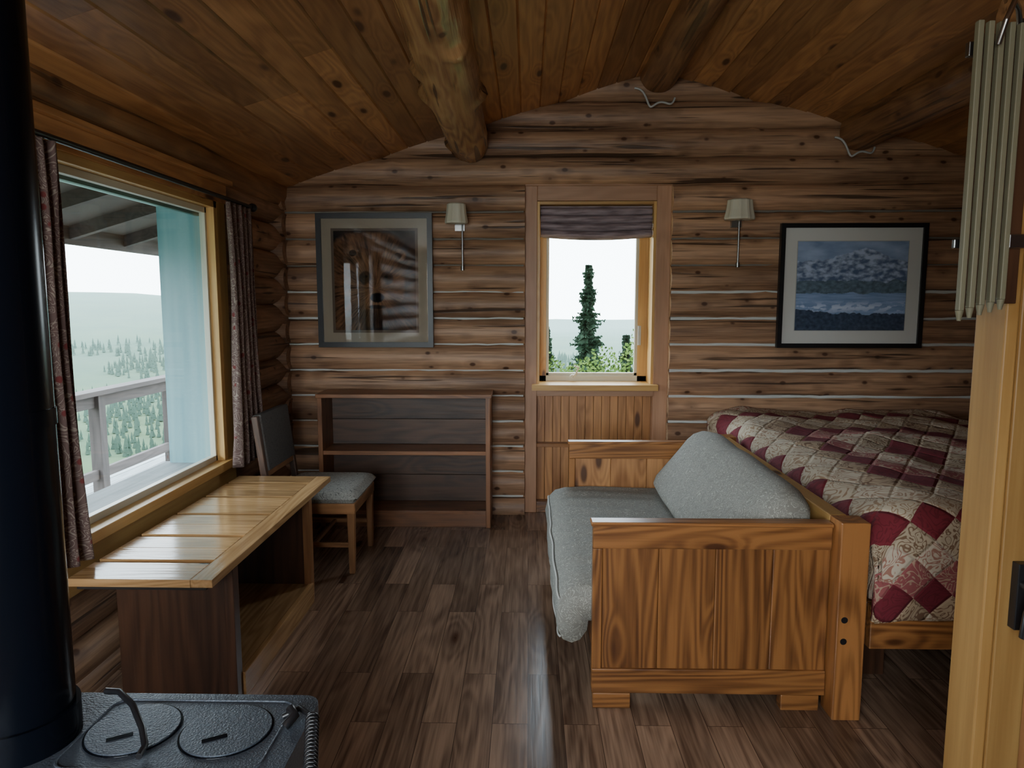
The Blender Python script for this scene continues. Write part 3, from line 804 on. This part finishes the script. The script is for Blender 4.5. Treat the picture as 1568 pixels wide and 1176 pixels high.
# ------------------------------------------------------------------ partition with jamb, latch, drying rack
w = MB()
px = 1.084
x = px+0.03
while x < 3.5:
    xx = min(x+0.14, 3.5)
    w.prism([(x, 0), (xx, 0), (xx, ceilz(xx)-0.0), (x, ceilz(x)-0.0)], 'y', 1.65, 1.72, M_ceil, g='z', tint=U(0, 0.5)); x = xx
w.build('wall_partition')
w = MB()
w.box(px, px+0.03, 1.63, 1.74, 0, 2.06, M_post, 'z', 0.7)
w.box(px+0.03, px+0.11, 1.625, 1.65, 0, 2.06, M_post, 'z', 0.3)
w.tube([(px+0.02, 1.685, 2.15), (3.4, 1.685, 2.15)], 0.095, M_purdark, 24, bumpy=0.01, step=0.06, capmat=M_purdark)
w.build('trim_2', 0.004)
w = MB()
w.box(px+0.055, px+0.085, 1.60, 1.625, 0.74, 0.90, M_black)
w.tube([(px+0.07, 1.60, 0.85), (px+0.07, 1.56, 0.85), (px+0.05, 1.55, 0.80), (px+0.045, 1.55, 0.745)], 0.012, M_black, 10)
w.build('door_latch', 0.002)
w = MB()
for i in range(5):
    x = 0.926+i*0.024; zb = 1.485+0.006*i
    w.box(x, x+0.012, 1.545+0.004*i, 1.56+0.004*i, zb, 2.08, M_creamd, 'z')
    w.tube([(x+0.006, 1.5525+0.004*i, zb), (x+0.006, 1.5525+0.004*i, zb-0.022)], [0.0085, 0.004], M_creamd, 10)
    if i < 4: w.box(x+0.012, x+0.024, 1.562+0.004*i, 1.575+0.004*i, zb+0.01, 2.06, M_tdark, 'z')  # dark strips stand in for the shade between slats
w.box(0.93, 1.05, 1.58, 1.595, 2.02, 2.05, M_steel); w.box(0.93, 1.05, 1.585, 1.595, 1.62, 1.64, M_steel)
w.tube([(0.965, 1.54, 2.03), (0.965, 1.52, 2.07), (0.985, 1.53, 2.11), (1.02, 1.57, 2.11), (1.07, 1.63, 2.06)], 0.006, M_steel, 8)
w.box(1.045, 1.0835, 1.57, 1.66, 1.98, 2.10, M_steel); w.box(1.045, 1.0835, 1.58, 1.66, 1.62, 1.65, M_steel)
w.box(1.04, 1.0835, 1.60, 1.625, 1.50, 2.08, M_tdark, 'z')
w.build('folding_drying_rack', 0.002)

# ------------------------------------------------------------------ curtains
def curtain(name, ya, yb, zt, zb, flare=0.0, xw=-1.575, folds=5, amp=0.03):
    w = MB()
    def f(u, v):
        z = zt+(zb-zt)*v
        wd = 1+flare*v**2-0.18*math.sin(v*math.pi)
        yc = (ya+yb)/2
        y = yc+(u-0.5)*(yb-ya)*wd
        x = xw+amp*math.sin(u*folds*2*math.pi+0.6*math.sin(v*4))*(0.6+0.6*v)+0.01*noise.noise(Vector((u*4, v*3, ya)))
        return (x, y, z)
    w.grid(f, 70, 40, M_curtain, True, lambda u, v: (u*(yb-ya)*2.2, (zt-zb)*v, ya))
    return w.build(name, 0, 0.003)
curtain('curtain', 3.72, 4.07, 2.03, 0.62, 0.15)
curtain('curtain', 2.18, 2.40, 2.03, 0.60, 0.30, -1.575, 4, 0.026)
w = MB(); w.tube([(-1.575, 2.05, 2.045), (-1.575, 4.09, 2.045)], 0.011, M_black, 12)
for y in (2.05, 4.09): w.tube([(-1.575, y-0.02, 2.045), (-1.575, y-0.01, 2.045), (-1.575, y+0.01, 2.045), (-1.575, y+0.02, 2.045)], [0.008, 0.024, 0.024, 0.008], M_black, 12)
for y in (2.12, 4.05): w.box(-1.64, -1.565, y-0.008, y+0.008, 2.035, 2.055, M_black)
w.build('curtain_rod', 0)

# ------------------------------------------------------------------ wood stove + pipe
w = MB()
sxa, sxb, sya, syb, sz = -1.08, -0.42, 0.86, 1.36, 0.70
def rrect(x0, x1, y0, y1, r, n=6):
    P = []
    for cx, cy, a0 in ((x1-r, y0+r, -90), (x1-r, y1-r, 0), (x0+r, y1-r, 90), (x0+r, y0+r, 180)):
        for i in range(n+1):
            a = math.radians(a0+90*i/n); P.append((cx+r*math.cos(a), cy+r*math.sin(a)))
    return P
w.prism(rrect(sxa, sxb, sya, syb, 0.035), 'z', sz-0.035, sz, M_iron)
w.prism(rrect(sxa+0.02, sxb-0.02, sya+0.02, syb-0.02, 0.03), 'z', 0.22, sz-0.035, M_iron)
w.prism(rrect(sxa+0.0, sxb-0.0, sya+0.0, syb-0.0, 0.04), 'z', 0.19, 0.22, M_iron)
for x in (sxa+0.06, sxb-0.06):
    for y in (sya+0.06, syb-0.06): w.tube([(x, y, 0.19), (x, y, 0.1), (x, y, 0)], [0.035, 0.022, 0.03], M_iron, 10)
for (lx, ly) in ((-0.742, 1.235), (-0.565, 1.235)):
    n = 48
    w.prism([(lx+0.085*math.cos(2*math.pi*i/n), ly+0.085*math.sin(2*math.pi*i/n)) for i in range(n)], 'z', sz, sz+0.0015, M_pipe)
    w.prism([(lx+0.081*math.cos(2*math.pi*i/n), ly+0.081*math.sin(2*math.pi*i/n)) for i in range(n)], 'z', sz, sz+0.004, M_iron)
    Ml = Matrix.Translation((lx-0.01, ly-0.03, 0)) @ Matrix.Rotation(0.5, 4, 'Z')
    w.box(-0.022, 0.022, -0.006, 0.006, sz+0.003, sz+0.0048, M_pipe, 'x', None, Ml)
P = rrect(-0.83, -0.465, 1.12, 1.335, 0.03)
w.tube([(p[0], p[1], sz) for p in P+[P[0]]], 0.003, M_iron, 6, caps=False)
w.build('wood_stove', 0.006)
w = MB()
pts = []
for i in range(160):
    t = i/159; a = t*2*math.pi*16
    c = Vector((-0.405+0.035*t, 1.245-0.13*t, sz+0.016-0.03*t))
    pts.append((c.x+0.011*math.cos(a), c.y, c.z+0.011*math.sin(a)+0.006))
w.tube(pts, 0.003, M_black, 6)
w.tube([(-0.47, 1.27, sz+0.008), (-0.44, 1.28, sz+0.02), (-0.405, 1.25, sz+0.02), (-0.37, 1.12, sz-0.008)], 0.006, M_black, 8)
w.tube([(-0.455, 1.235, sz+0.01), (-0.44, 1.25, sz+0.024), (-0.455, 1.27, sz+0.024)], 0.009, M_black, 8)
w.build('stove_spring_handle', 0)
w = MB()
w.tube([(-0.82, 1.28, sz+0.05), (-0.79, 1.275, sz+0.052), (-0.745, 1.24, sz+0.047), (-0.70, 1.19, sz+0.032), (-0.685, 1.17, sz+0.012), (-0.68, 1.14, sz+0.011)], 0.006, M_black, 10)
w.build('stove_lid_lifter', 0)
w = MB()
w.tube([(-0.935, 1.2, sz), (-0.935, 1.2, sz+0.06)], 0.100, M_pipe, 40)
w.tube([(-0.935, 1.2, sz+0.001), (-0.935, 1.2, 1.30), (-0.935, 1.2, 2.50)], 0.092, M_pipe, 48)
w.tube([(-0.935, 1.2, 1.285), (-0.935, 1.2, 1.315)], 0.0945, M_pipe, 48)
w.build('stove_pipe', 0)

# ------------------------------------------------------------------ outside
w = MB()
for i in range(13):
    x = -2.04-i*0.135
    w.box(x-0.125, x, -1, 9.0, -0.06, -0.02, M_deckfl, 'y')
w.box(-3.75, -2.0, 9.0, 9.05, -0.25, -0.02, M_deck)
w.box(-3.70, -3.66, -1, 9.0, -0.25, -0.06, M_deck, 'y')
for y in (0.5, 3.5, 6.5, 8.8): w.box(-3.6, -3.5, y, y+0.1, -1.5, -0.06, M_deck, 'z')
w.build('deck')
w = MB()
w.box(-3.50, -3.36, -1, 8.9, 0.78, 0.82, M_deck, 'y'); w.box(-3.46, -3.42, -1, 8.9, 0.68, 0.78, M_deck, 'y'); w.box(-3.46, -3.42, -1, 8.9, 0.10, 0.18, M_deck, 'y')
for i in range(9): w.box(-3.48, -3.39, -0.5+i*1.13+0.3, -0.5+i*1.13+0.39, -0.02, 0.78, M_deck, 'z')
w.build('deck_railing', 0.004)

def hz(x, y):
    d = math.hypot(x, y)
    z = -0.9
    z -= 17*ss(7, 60, d)
    side = ss(-10, -90, x)*0.85+0.15
    ridge = 34+11*noise.noise(Vector((y*0.006, 0, 1)))-0.02*y
    z += ridge*ss(110, 480, d)*side
    z += min(1, max(0, (d-8)/40))*2.2*noise.noise(Vector((x*0.025, y*0.025, 5)))
    return z
w = MB()
def terr(u, v):
    d = 0.5*(1400**u) if u > 0 else 0.0
    a = v*2*math.pi
    x, y = d*math.cos(a), d*math.sin(a)
    return (x, y, hz(x, y))
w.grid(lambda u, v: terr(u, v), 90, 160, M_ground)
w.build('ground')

def conifer(w, bx, by, bz, h, rad, mat, seed):
    rnd = random.Random(seed)
    w.tube([(bx, by, bz), (bx, by, bz+h*0.97)], [h*0.016, h*0.003], mat, 7)
    n = int(h/0.11)
    for i in range(n):
        t = i/n; z = bz+h*(0.07+0.88*t); r = rad*((1-t)**0.8)*0.6*rnd.uniform(0.6, 1.25)+0.02; m = 14
        vs = []
        for j in range(m):
            a = 6.283*j/m+rnd.uniform(-.2, .2); q = r*(rnd.uniform(0.4, 0.7) if j % 2 else rnd.uniform(0.9, 1.4))
            vs.append((bx+q*math.cos(a), by+q*math.sin(a), z-0.09*rnd.random()))
        vs.append((bx, by, z+0.20))
        w.add(vs, [(j, (j+1) % m, m) for j in range(m)], mat)
    nl = int(h/0.06)
    for i in range(nl):
        t = i/nl; z = bz+h*(0.06+0.93*t)
        Lr = rad*((1-t)**0.75)*(0.75+0.35*math.sin(i*0.9))*rnd.uniform(0.8, 1.15)+0.03
        for k in range(9):
            a = rnd.uniform(0, 6.283); L = Lr*rnd.uniform(0.6, 1.15)
            d = Vector((math.cos(a), math.sin(a), 0)); s = Vector((-d.y, d.x, 0))
            p0 = Vector((bx, by, z)); vs = []; fs = []
            nn = 6
            for q in range(nn):
                f = (q+0.6)/nn; c = p0+d*(L*f)+Vector((0, 0, -0.25*L*f+0.25*L*f*f))
                tw = 0.25*L*(1.1-f)+0.03
                for sg in (-1, 1):
                    tip = c+s*(sg*tw)+d*(tw*0.6)+Vector((0, 0, rnd.uniform(-0.06, 0.02)))
                    o = len(vs); vs += [c-d*0.02-Vector((0, 0, .022)), c+d*0.02+Vector((0, 0, .02)), tip]; fs.append((o, o+1, o+2))
            o = len(vs); vs += [p0-Vector((0, 0, .03)), p0+Vector((0, 0, .03)), p0+d*L-Vector((0, 0, 0.02))]; fs.append((o, o+1, o+2))
            w.add(vs, fs, mat)
w = MB(); conifer(w, 1.02, 12.0, hz(1, 12)-0.1, 2.32-hz(1, 12), 0.52, M_fircon, 3); w.build('fir_tree')
w = MB(); conifer(w, 0.40, 14.5, hz(0.4, 14.5)-0.1, 1.2-hz(0.4, 14.5), 0.4, M_fircon, 5); w.build('fir_tree')
w = MB(); conifer(w, 1.95, 14, hz(1.9, 14)-0.1, 1.05-hz(1.9, 14), 0.45, M_fircon, 9); w.build('fir_tree')
w = MB()
tops = {0.1: 0.86, 0.5: 0.74, 0.95: 0.78, 1.4: 1.0, 1.8: 1.14, 2.2: 0.95}
for i in range(9000):
    cx = random.choice(list(tops)); a = U(0, 6.28); rr = 0.55*math.sqrt(R())
    x = cx+rr*math.cos(a); y = 9.3+rr*math.sin(a)*1.2+(cx % 0.7)
    z = U(-0.6, tops[cx]+0.08*math.sin(x*9))-rr*rr*0.6
    d = Vector((U(-1, 1), U(-1, 1), U(-0.6, 1))).normalized()*0.055; e = d.orthogonal().normalized()*0.02
    p = Vector((x, y, z)); w.add([p, p+d*0.5+e, p+d, p+d*0.5-e], [(0, 1, 2, 3)], M_leaf)
for cx in tops:
    for k in range(5):
        w.tube([(cx+U(-.1, .1), 9.4, -1.0), (cx+U(-.3, .3), 9.4+U(-.3, .3), 0.5)], [0.015, 0.005], M_deck, 5)
w.build('willow_shrubs')
w = MB()
for i in range(9000):
    ang = math.radians(U(85, 175)); d = 45+190*R()**0.8
    x, y = d*math.cos(ang), d*math.sin(ang)
    if noise.noise(Vector((x*0.03, y*0.03, 3))) < -0.1: continue
    z = hz(x, y); h = U(1.4, 3.0)
    vs = []; fs = []
    for t in range(2):
        rb = h*0.17*(1-t*0.35); zb = z+h*(0.06+t*0.36); zt = z+h*(0.62+t*0.38)
        o = len(vs); m = 5; ph = U(0, 1)
        vs += [(x+rb*math.cos(ph+6.283*j/m), y+rb*math.sin(ph+6.283*j/m), zb) for j in range(m)]+[(x, y, zt)]
        fs += [(o+j, o+(j+1) % m, o+m) for j in range(m)]
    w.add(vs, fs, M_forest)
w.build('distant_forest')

# ------------------------------------------------------------------ world + lights
wd = bpy.data.worlds.new('hazy_sky'); SC.world = wd; wd.use_nodes = True
nt = wd.node_tree; bg = nt.nodes['Background']
g = nd(nt, 'ShaderNodeTexCoord').outputs['Generated']
sp = nd(nt, 'ShaderNodeSeparateXYZ'); nt.links.new(g, sp.inputs[0])
c = ramp(nt, mrange(nt, sp.outputs[2], -0.1, 0.8, 0, 1), [(0.0, (0.84, 0.93, 0.98)), (0.35, (0.78, 0.90, 1.0)), (1.0, (0.70, 0.83, 0.97))])
nt.links.new(c, bg.inputs[0]); bg.inputs[1].default_value = 13.0
def area(name, loc, rot, sx, sy, energy=0, portal=False, col=(1, 1, 1)):
    l = bpy.data.lights.new(name, 'AREA'); l.shape = 'RECTANGLE'; l.size = sx; l.size_y = sy; l.energy = energy; l.color = col
    if portal: l.cycles.is_portal = True
    o = bpy.data.objects.new(name, l); o.location = loc; o.rotation_euler = rot; SC.collection.objects.link(o)
area('portal_left', (-1.97, 3.05, 1.31), (0, -math.pi/2, 0), 1.45, 1.45, 1, True)
area('portal_centre', (0.475, 5.27, 1.55), (-math.pi/2, 0, 0), 0.8, 1.3, 1, True)
area('rear_fill_light', (RM, -1.58, 1.53), (math.pi/2, 0, 0), 1.65, 1.25, 95, False, (0.96, 0.98, 1.0))  # added light behind the camera, brightens the room from the front

# ------------------------------------------------------------------ camera
cam = bpy.data.cameras.new('camera'); co = bpy.data.objects.new('camera', cam); SC.collection.objects.link(co)
cam.lens = 24.8; cam.sensor_width = 36; cam.clip_start = 0.02; cam.clip_end = 3000
co.location = (0, 0, 1.5); co.rotation_euler = (math.radians(90-6.5), 0, math.radians(1.27))
SC.camera = co
